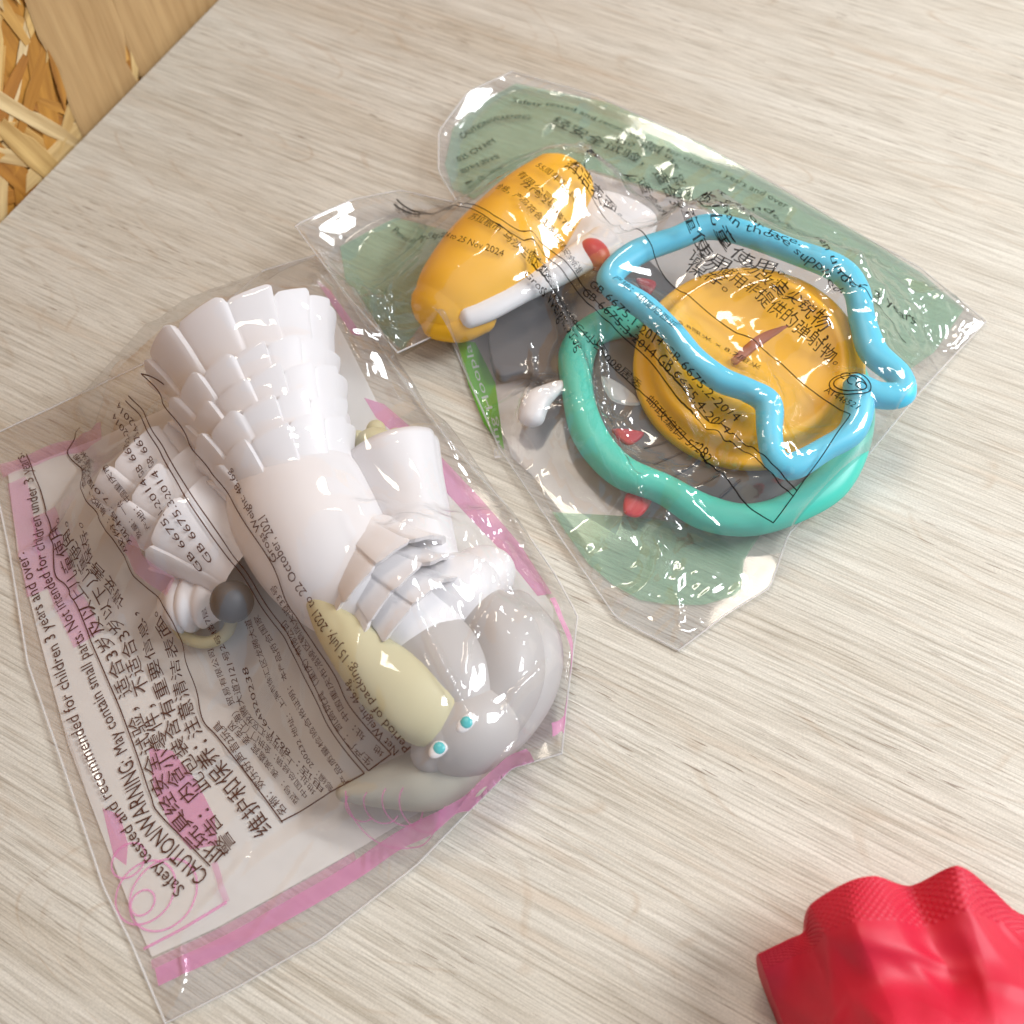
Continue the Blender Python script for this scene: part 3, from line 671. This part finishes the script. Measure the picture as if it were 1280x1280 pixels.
FB = Film(*crinkle(*drape(B_SIDES, hmB, 1.06, seed=5), 300, 12, ZB, .6,
    [([(655, 285, 1.0), (690, 380, .9), (722, 468, .8), (746, 540, .8), (790, 622, .7), (815, 690, .4)], .17, .42), ([(742, 395, .9), (745, 470, .9), (770, 570, .9), (812, 640, .6)], .13, .24),
     ([(800, 400, 1.2), (845, 480, 1.4), (872, 570, 1.0), (885, 620, .7)], .11, .16), ([(905, 540, 1.2), (890, 590, .8), (880, 625, .6)], .08, .10),
     ([(960, 420, 1.5), (965, 520, 1.5), (985, 570, 1.4)], .10, .13), ([(425, 330, .7), (470, 370, .7), (500, 436, .6)], .08, .12), ([(500, 320, .7), (490, 390, .6), (498, 438, .6)], .07, .10),
     ([(380, 290, .6), (420, 345, .6), (470, 350, .6)], .08, .10), ([(848, 806, .1), (905, 762, .15), (955, 735, .1)], .10, .12), ([(845, 740, .3), (848, 775, .2), (847, 805, .1)], .06, .08),
     ([(660, 430, .5), (662, 500, .4), (640, 555, .2)], .08, .10), ([(560, 250, .6), (610, 255, .8), (655, 235, 1.2)], .10, .12), ([(1085, 480, .9), (1095, 540, .5), (1080, 570, .3)], .08, .10),
     ([(1150, 385, .4), (1185, 425, .3), (1225, 402, .1)], .10, .12), ([(735, 265, .7), (780, 275, .8), (800, 300, 1.1)], .09, .12)], 40, .34, 1.45)); make_bag(bag_b, FB, FILM_B)

# ------------------------------------------------------------------ printing on the bags (paths in the flat coordinates of each sheet, cm)
LINES_A = [
 ("Safety tested and recommended for children 3 years and over.", [(-5.52, -7.35), (-6.25, -6.79), (-6.77, -6.17), (-7.23, -5.62), (-8.06, -4.31), (-8.78, -2.92), (-9.23, -2.17), (-9.85, -0.99)], .20),
 ("CAUTION/WARNING:", [(-5.16, -7.14), (-6.29, -6.24), (-6.66, -5.62), (-6.93, -5.16)], .27),
 ("May contain small parts. Not intended for children under 3 years.", [(-7.02, -5.05), (-7.16, -4.82), (-7.82, -3.82), (-8.27, -2.97), (-8.69, -2.36), (-9.33, -1.41), (-9.53, -0.84), (-9.93, 0.14), (-10.25, 0.92), (-10.55, 1.38)], .20),
 ("此玩具经安全试验，适合3岁及以上儿童使用。", [(-5.02, -6.94), (-5.77, -6.36), (-6.28, -5.78), (-6.70, -5.04), (-7.21, -4.19), (-7.75, -3.26), (-8.26, -2.55), (-8.76, -1.74), (-9.27, -0.80), (-9.50, -0.29)], .28),
 ("警告：内含小零件，不适合3岁以下儿童使用。", [(-4.86, -6.80), (-5.61, -6.06), (-6.15, -5.50), (-6.57, -4.80), (-7.02, -3.99), (-7.50, -3.07), (-7.93, -2.48), (-8.37, -1.74), (-8.94, -0.93), (-9.13, -0.52)], .29),
 ("此包装含有重要信息，请妥善保存。", [(-5.51, -5.85), (-6.16, -5.03), (-6.49, -4.36), (-6.82, -3.71), (-7.07, -3.00), (-7.41, -2.51), (-8.07, -1.76), (-8.65, -0.69)], .27),
 ("维护和保养：", [(-4.34, -6.53), (-4.96, -5.88), (-5.56, -5.32), (-5.80, -5.04)], .36),
 ("注意清洁表面。", [(-5.87, -4.92), (-6.15, -4.43), (-6.38, -3.82), (-6.52, -3.02), (-6.80, -2.75)], .29),
 ("名称：欢乐好声音2玩具", [(-4.06, -6.21), (-4.56, -5.77), (-4.96, -5.36), (-5.25, -5.03), (-5.58, -4.71)], .16),
 ("型号：表演嘉宾 麦克风", [(-3.85, -6.02), (-4.33, -5.56), (-4.76, -5.18), (-5.34, -4.72)], .15),
 ("中国总经销：金拱门（上海）贸易有限公司", [(-3.65, -5.91), (-4.05, -5.48), (-4.58, -5.11), (-5.21, -4.63), (-5.45, -3.91), (-5.56, -3.42)], .15),
 ("地址：上海市徐汇区龙腾大道2121号2号楼7层", [(-3.46, -5.84), (-3.90, -5.39), (-4.39, -5.01), (-5.11, -4.50), (-5.27, -3.53), (-5.61, -2.73)], .15),
 ("电话：8621-64320238", [(-3.28, -5.77), (-3.96, -5.23), (-4.45, -4.83), (-4.83, -4.43), (-4.99, -3.80)], .17),
 ("邮编：200232 地址：上海市徐汇区龙腾大道", [(-3.07, -5.74), (-3.57, -5.28), (-3.98, -4.54), (-4.39, -4.11), (-4.57, -3.77), (-4.78, -2.99)], .15),
 ("产品质量检验合格证明：本产品符合国家", [(-2.76, -5.61), (-3.01, -5.31), (-3.53, -4.66), (-4.03, -3.98), (-4.42, -3.29), (-4.60, -2.93)], .15),
 ("生产厂：凯高玩具（重庆）有限公司", [(-2.30, -5.25), (-2.53, -5.04), (-2.80, -4.79), (-3.08, -4.41), (-3.33, -3.98), (-3.67, -3.57), (-4.07, -3.07)], .17),
 ("地　址：中国重庆市涪陵区鹤凤大道33号", [(-2.06, -5.08), (-2.41, -4.82), (-2.72, -4.52), (-3.16, -3.82), (-3.76, -3.18), (-4.18, -2.46)], .15),
 ("Net Weight: 46.4g", [(-1.77, -4.98), (-2.20, -4.53), (-2.58, -3.98)], .15),
 ("Gross Weight: 48.6g", [(-4.02, -2.05), (-4.47, -1.36), (-5.10, -0.44)], .13),
 ("Period of packing: 15 July, 2021 to 22 October, 2021", [(-1.57, -4.92), (-1.93, -4.51), (-2.24, -4.12), (-2.57, -3.64), (-3.04, -3.13), (-3.58, -2.48), (-4.30, -1.30)], .16),
 ("GB 6675.1-2014 GB 6675.2-2014", [(-5.66, -2.05), (-6.25, -1.22), (-6.92, -0.22), (-7.55, 0.72), (-8.06, 1.55)], .12),
 ("GB 6675.3-2014 GB 6675.4-2014", [(-5.47, -1.92), (-6.06, -1.09), (-6.73, -0.09), (-7.36, 0.85), (-7.87, 1.68)], .12),
 ("成份：硬胶、高密度聚乙烯", [(-7.39, -1.52), (-7.56, -0.99), (-8.06, -0.45), (-8.55, 0.20), (-9.52, 1.26)], .13),
 ("规格：7.0厘米×5.5厘米", [(-7.24, -1.40), (-7.45, -0.88), (-7.87, -0.38), (-9.39, 1.32)], .13),
 ("数量：一件", [(-6.96, -1.35), (-7.17, -0.94), (-7.33, -0.62)], .13),
 ("产地：中国重庆市", [(-6.72, -1.26), (-7.08, -0.73), (-7.53, -0.27), (-7.82, 0.18)], .13),
]
for body, pts, size in LINES_A: text_line(FA, body, pts, size, INK_BROWN, bag_a)
RULES_A = [[(-5.17, -7.03), (-6.20, -6.19), (-6.44, -5.85), (-6.85, -5.12), (-7.34, -4.28), (-8.01, -3.23), (-8.81, -1.91), (-9.19, -1.51), (-9.43, -0.70), (-9.97, 0.44), (-10.46, 1.34)],
           [(-4.07, -6.35), (-4.97, -5.46), (-5.51, -4.93), (-5.84, -4.58), (-6.06, -3.84), (-6.21, -3.18), (-6.40, -2.71), (-6.91, -2.18), (-7.41, -1.61), (-7.66, -1.11), (-8.12, -0.58), (-8.90, 0.52), (-9.60, 1.21), (-9.62, 1.52), (-9.44, 1.87)],
           [(-4.10, -6.33), (-3.40, -5.95), (-2.43, -5.42)],
           [(-2.43, -5.42), (-3.01, -4.78), (-3.30, -4.31), (-3.71, -3.74), (-4.02, -3.38), (-4.41, -2.85), (-4.82, -2.26), (-5.44, -1.61), (-6.71, 0.19), (-7.65, 1.59)],
           [(-2.35, -5.37), (-2.93, -4.72), (-3.21, -4.26), (-3.60, -3.69), (-3.93, -3.33), (-4.32, -2.80), (-4.72, -2.22), (-5.33, -1.57), (-6.64, 0.24), (-7.54, 1.63)],
           [(-2.35, -5.37), (-1.91, -5.05)], [(-1.91, -5.05), (-2.39, -4.59), (-2.65, -4.30), (-2.87, -3.91), (-3.28, -3.46), (-3.87, -2.85), (-4.14, -2.11), (-4.88, -1.20), (-5.97, 0.15), (-7.11, 1.84)], [(-7.11, 1.84), (-6.89, 1.68), (-6.64, 1.44)]]
for r in RULES_A: rule_line(FA, r, .022, INK_BROWN, bag_a)
for r, wd, m in (([(-5.71, -8.66), (-4.68, -8.20), (-3.58, -7.58), (-2.56, -6.96), (-1.41, -6.15), (-0.38, -5.61), (0.45, -4.97)], .28, INK_PINK),
                 ([(-5.83, -8.48), (-4.80, -8.02), (-3.69, -7.40), (-2.66, -6.79)], .14, INK_PINKL),
                 ([(-6.01, -8.24), (-5.41, -7.95), (-4.77, -7.57)], .05, INK_PINK),
                 ([(-4.77, -7.57), (-5.12, -6.97)], .10, INK_PINKL),
                 ([(0.74, -2.15), (1.04, -2.95), (1.21, -3.53), (1.03, -4.41)], .12, INK_PINK),
                 ([(0.75, -4.51), (1.04, -4.44), (1.14, -4.31)], .22, INK_PINK),
                 ([(-10.82, 0.90), (-10.39, 1.14), (-9.76, 1.45), (-8.61, 1.44)], .34, INK_PINKL),
                 ([(-10.48, 0.69), (-10.02, -0.42), (-9.42, -1.87)], .36, INK_PINKL),
                 ([(-7.31, -1.36), (-6.78, -1.96), (-6.36, -2.29)], .35, INK_PINKL),
                 ([(-9.74, -0.07), (-9.10, -1.55), (-8.23, -2.95)], .5, INK_PINKL)):
    rule_line(FA, r, wd, m, bag_a, 'printed_band', .008, 6)
def flat_print(name, poly, m, root, z=.045):
    P = np.array([at(x, y, z)[:2] for x, y in poly])
    tris = tessellate_polygon([[Vector((*p, 0)) for p in P]])
    return mesh_object(name, [(*p, z) for p in P], tris, m, root, smooth=False)
flat_print('printed_band', [(455, 497), (480, 505), (530, 548), (560, 580), (600, 622), (650, 680), (690, 742), (672, 745), (630, 692), (580, 640), (535, 590), (500, 548), (470, 522)], INK_PINK, bag_a)
flat_print('printed_band', [(395, 350), (412, 362), (440, 400), (452, 420), (440, 418), (418, 385)], INK_PINK, bag_a)
flat_print('printed_panel', [(190, 1196), (270, 1160), (370, 1105), (450, 1060), (530, 1012), (600, 968), (655, 925), (690, 880), (692, 760), (660, 710), (600, 635), (530, 560), (470, 500), (440, 440), (405, 372), (330, 420), (230, 500), (130, 545), (60, 572), (10, 592), (22, 690), (50, 800), (85, 930), (140, 1075), (165, 1140)], INK_MILK, bag_a, .04)
flat_print('printed_panel', [(186, 935), (215, 938), (245, 975), (268, 1020), (272, 1056), (238, 1062), (212, 1030), (192, 985)], INK_PINK, bag_a, .047)
flat_print('printed_panel', [(128, 1010), (150, 1018), (160, 1055), (158, 1082), (142, 1070)], INK_PINK, bag_a, .047)
def circle(film, cx, cy, r, wd, m, root, a0=0, a1=2 * math.pi):
    x, y, k = cx, cy, r / 62
    rule_line(film, [(x + k * math.cos(t), y + k * math.sin(t)) for t in np.linspace(a0, a1, 14)], wd, m, root, 'printed_ring', .009)
for c in ((-6.17, -7.39, 30), (-6.57, -6.88, 17), (-6.18, -7.55, 12), (-5.86, -7.44, 34)): circle(FA, *c, .035, INK_PINK, bag_a)
circle(FA, -1.93, -5.75, 52, .03, INK_PINK, bag_a, 3.1, 6.2)
for a, (x, y) in enumerate(((-2.52, -5.95), (-2.14, -5.89), (-1.77, -5.83), (-1.43, -5.81))): circle(FA, x, y, 16 + a * 3, .025, INK_PINK, bag_a, 2.5, 5.5 + a * .3)

LINES_B = [
 ("years and over.", [(4.92, 8.99), (5.65, 8.46), (6.32, 7.92)], .15),
 ("Not intended for children under 3 years", [(4.21, 6.95), (5.88, 7.86), (6.32, 4.73), (6.98, 3.98), (8.39, 4.05)], .16),
 ("Do not use or launch toy at eyes or face.", [(2.41, 10.19), (3.73, 9.44), (4.67, 6.21), (5.85, 5.25)], .15),
 ("projectiles other than those supplied.", [(3.76, 9.06), (4.43, 6.04), (5.57, 5.32), (6.43, 3.94)], .15),
 ("经安全试验，适合3岁及以上儿童使用。", [(0.89, 10.92), (2.22, 10.10), (3.54, 9.00), (4.36, 5.72), (5.58, 4.70)], 0.32),
 ("零件，不适合3岁以下儿童使用。", [(1.58, 7.76), (3.00, 8.93), (3.77, 5.80), (4.75, 4.87)], 0.29),
 ("勿改装尖锐物，", [(4.82, 5.02), (5.55, 4.17), (6.25, 3.25)], 0.29),
 ("请勿使用非提供的弹射物。", [(3.85, 5.27), (4.89, 4.45), (5.72, 3.47), (6.42, 2.81)], 0.29),
 ("清洁表面。", [(1.16, 7.52), (1.78, 7.29), (2.52, 7.20)], 0.31),
 ("保存。", [(3.78, 5.06), (4.15, 4.75), (4.55, 4.47)], 0.29),
 ("GB 6675.1-2014 GB 6675.2-2014", [(1.67, 4.55), (2.49, 3.48), (3.36, 2.43), (4.14, 1.25)], .16),
 ("GB 6675.3-2014 GB 6675.4-2014", [(1.48, 4.45), (2.30, 3.38), (3.19, 2.29), (3.94, 1.04)], .16),
 ("5.8厘米 x 8.7厘米", [(3.33, 3.45), (4.25, 3.26), (4.94, 2.72)], 0.18),
 ("产地：印度尼西亚", [(2.23, 4.57), (2.72, 3.98), (3.27, 3.32)], 0.15),
 ("Gross Weight : 33.5g", [(0.25, 5.03), (0.72, 4.38), (1.25, 2.94)], .15),
 ("卡朗马朗2400C4小区008居委　邮政编码 57282", [(0.51, 5.29), (1.48, 3.51), (2.45, 2.38), (3.68, 0.58)], 0.19),
 ("Period of packing: 13 Aug 2024 to 25 Nov 2024", [(-2.99, 7.62), (-1.62, 6.27), (-0.85, 5.60), (-0.19, 5.32)], .15),
 ("Net Weight: 32.2g", [(-2.92, 7.99), (-2.38, 7.95)], .12),
 ("苏拉根市 马沙兰镇", [(-0.79, 6.42), (-0.28, 5.95), (0.18, 5.55), (0.51, 5.26)], 0.20),
 ("合格，产品符合国家玩具安全标准", [(-0.24, 7.20), (0.41, 6.46), (1.10, 5.86), (1.45, 5.01)], 0.19),
 ("有限公司", [(0.23, 7.41), (0.52, 6.97), (0.88, 6.67)], 0.19),
 ("721号2号楼7户", [(0.27, 7.08), (0.74, 6.63), (1.41, 6.21)], 0.17),
 ("55周年玩具", [(0.60, 7.59), (0.98, 7.15), (1.45, 6.86)], 0.18),
 ("025 CN HM", [(-1.37, 9.60), (-0.98, 9.90), (-0.51, 10.22)], .16),
 ("即时游戏", [(-1.35, 9.26), (-0.90, 9.54), (-0.45, 9.79)], 0.18), ("套·乐·游戏", [(-1.28, 8.77), (-0.81, 8.84), (-0.28, 8.48)], 0.17),
 ("CAUTION/WARNING:", [(-1.31, 10.32), (-0.51, 10.89), (0.36, 10.96)], .16),
 ("Safety tested and recommended for children", [(-0.15, 11.54), (1.42, 11.16), (2.98, 10.22), (4.83, 9.09)], .13),
 ("A1446521", [(6.02, 2.15), (6.24, 1.82), (6.47, 1.49)], .12),
]
for body, pts, size in LINES_B: text_line(FB, body, pts, size, INK_BLACK, bag_b)
RULES_B = [[(1.14, 7.44), (2.22, 6.77), (3.31, 4.84), (4.31, 3.82), (5.41, 2.82), (6.35, 1.40)], [(6.35, 1.40), (5.50, 0.28), (4.88, -0.53)],
           [(4.88, -0.53), (3.90, 0.17), (2.91, 1.77), (1.84, 2.96), (0.95, 4.33), (0.45, 5.23)],
           [(5.23, -0.10), (3.81, 1.06), (2.73, 2.75), (1.67, 4.06), (0.89, 5.34), (-0.27, 6.03), (-1.58, 7.71), (-2.96, 8.07)],
           [(5.29, -0.01), (3.90, 1.19), (2.82, 2.83), (1.79, 4.15), (1.01, 5.49), (-0.17, 6.11), (-1.45, 7.70), (-2.89, 8.13)],
           [(6.45, 4.52), (6.98, 3.92), (7.97, 3.44)]]
for r in RULES_B: rule_line(FB, r, .022, INK_BLACK, bag_b)
cx, cy = 6.49, 2.09
for rx, ry in ((.38, .22), (.30, .15)):
    rule_line(FB, [(cx + rx * math.cos(t) * .87 + ry * math.sin(t) * .5, cy - rx * math.cos(t) * .5 + ry * math.sin(t) * .87) for t in np.linspace(0, 2 * math.pi, 24)], .025, INK_BLACK, bag_b, 'mark')
text_line(FB, "CCC", [(6.33, 2.37), (6.48, 2.07), (6.67, 1.88)], .17, INK_BLACK, bag_b)
for poly in ([(556, 205), (566, 160), (600, 128), (645, 104), (760, 128), (880, 180), (1000, 250), (1075, 292), (1150, 340), (1205, 386), (1168, 440), (1112, 480), (1092, 420), (1068, 352), (975, 300), (860, 250), (740, 212), (655, 205), (592, 248), (566, 236)],
             [(425, 308), (470, 284), (495, 272), (560, 288), (552, 330), (530, 400), (503, 438), (478, 415), (455, 385), (432, 350)],
             [(690, 640), (712, 672), (735, 704), (765, 730), (800, 750), (840, 756), (880, 756), (925, 742), (930, 700), (948, 672), (965, 652), (860, 655), (780, 645)]):
    flat_print('printed_panel', poly, INK_GREEN, bag_b)
flat_print('printed_panel', [(552, 335), (600, 250), (655, 208), (740, 216), (860, 254), (975, 304), (1064, 354), (1088, 420), (1100, 480), (1050, 580), (970, 648), (860, 652), (780, 642), (770, 668), (700, 625), (640, 572), (622, 520), (600, 440), (540, 400)], INK_MILKB, bag_b, .04)
flat_print('printed_label', [(570, 424), (594, 428), (619, 478), (630, 562), (605, 530), (586, 482)], INK_GREEN2, bag_b, .055)
class Flat:
    def lift(self, x, y, off=0): return np.array((x, y, .062))
text_line(Flat(), "Ring Hoopla", [at(*p, .062)[:2] for p in ((627, 572), (619, 520), (600, 470), (588, 430))], .15, INK_WHITE, bag_b)

# ------------------------------------------------------------------ red pouch at the table's near corner
ROWS = [[(948, 1192, 1.0), (985, 1174, 1.1), (1006, 1163, 1.2), (1014, 1130, 1.6), (1060, 1102, 1.9), (1095, 1095, 1.9), (1138, 1107, 1.5), (1196, 1082, 2.0), (1238, 1110, 1.6), (1275, 1142, 1.2), (1330, 1150, 1.3)],
        [(956, 1216, .9), (992, 1200, 1.1), (1018, 1192, 1.5), (1034, 1172, 2.0), (1072, 1160, 2.4), (1120, 1158, 2.3), (1160, 1166, 1.95), (1212, 1148, 2.2), (1252, 1162, 1.7), (1295, 1180, 1.5), (1350, 1190, 1.5)],
        [(968, 1250, .6), (1000, 1245, 1.1), (1030, 1240, 1.7), (1060, 1235, 2.1), (1100, 1228, 2.4), (1150, 1225, 2.3), (1190, 1228, 2.1), (1235, 1220, 2.3), (1280, 1230, 2.2), (1325, 1240, 2.0), (1380, 1250, 1.8)],
        [(985, 1300, .5), (1015, 1300, 1.2), (1050, 1300, 2.0), (1085, 1300, 2.6), (1125, 1295, 3.0), (1165, 1295, 3.0), (1205, 1295, 2.9), (1250, 1295, 2.7), (1300, 1300, 2.5), (1350, 1305, 2.2), (1400, 1310, 1.8)],
        [(1010, 1420, .3), (1040, 1420, 1.2), (1080, 1420, 2.0), (1115, 1420, 2.6), (1155, 1420, 2.9), (1200, 1420, 2.9), (1245, 1420, 2.8), (1290, 1420, 2.6), (1340, 1420, 2.4), (1390, 1420, 2.0), (1440, 1420, 1.2)],
        [(1040, 1600, .05), (1070, 1605, .1), (1110, 1610, .2), (1150, 1610, .3), (1190, 1610, .3), (1230, 1610, .3), (1270, 1610, .3), (1320, 1610, .3), (1370, 1610, .2), (1420, 1605, .1), (1470, 1600, .05)]]
G = np.array([[at(*q) for q in r] for r in ROWS])
G = np.array([.8 * catmull(r, 30) + .2 * np.column_stack([np.interp(np.linspace(0, 10, 301), np.arange(11), r[:, k]) for k in range(3)]) for r in G])                                     # along the seam
G = np.array([catmull(G[:, j], 52) for j in range(G.shape[1])]).transpose(1, 0, 2)
nr, nc = G.shape[:2]
rng = np.random.default_rng(9); U, Vv = np.meshgrid(np.arange(nc), np.arange(nr)); D = np.zeros((nr, nc))
for k in range(90):                                                            # creases in the body
    c = (rng.uniform(0, nc), rng.uniform(60, nr)); th = rng.normal(1.2, .6); Ln, Wd = rng.uniform(20, 70), rng.uniform(6, 22)
    dx, dy = U - c[0], Vv - c[1]; al = dx * math.cos(th) + dy * math.sin(th); pe = -dx * math.sin(th) + dy * math.cos(th)
    D += .045 * rng.uniform(-.6, 1) * np.exp(-(al / Ln) ** 2) * np.exp(-(pe / Wd) ** 2 * 2)
seal = (Vv < 46) & (Vv > 3)
D += np.where(seal, .024 * np.maximum(0, np.sin(U * 2 * math.pi / 7.0) * np.sin(Vv * 2 * math.pi / 6.5)), 0)
D *= np.clip(Vv / 3, 0, 1)
Nn = np.cross(np.gradient(G, axis=1), np.gradient(G, axis=0)); Nn /= np.linalg.norm(Nn, axis=2)[..., None]; Nn *= np.sign(np.median(Nn[..., 2]))
Tp = G + Nn * D[..., None]
Bt = G.copy(); f = np.clip(np.arange(nr) / 120, 0, 1)[:, None] ** .6
Bt[..., 2] = G[..., 2] * (1 - f) + .04 * f; Bt[..., 2] -= .03 * np.clip(np.arange(nr)[:, None] / 4, 0, 1); Bt[..., 2] = np.maximum(Bt[..., 2], .02)
quads = [(i * nc + j, i * nc + j + 1, (i + 1) * nc + j + 1, (i + 1) * nc + j) for i in range(nr - 1) for j in range(nc - 1)]
REDP = plastic('red_film', (0.52, 0.004, 0.03), 0.55, 0, 0.25, 0.05)
pouch = thing('red_pouch', 'crumpled bright red pouch with crimped wavy seam at the lower right corner', 'pouch', at(1150, 1350, 0))
mesh_object('front_sheet', Tp.reshape(-1, 3), quads, REDP, pouch)
n0 = nr * nc
side_q = [(i * nc, (i + 1) * nc, n0 + (i + 1) * nc, n0 + i * nc) for i in range(nr - 1)] + [(i * nc + nc - 1, (i + 1) * nc + nc - 1, n0 + (i + 1) * nc + nc - 1, n0 + i * nc + nc - 1) for i in range(nr - 1)]
mesh_object('back_sheet', np.vstack([Tp.reshape(-1, 3), Bt.reshape(-1, 3)]), [tuple(i + n0 for i in q[::-1]) for q in quads] + side_q, REDP, pouch)
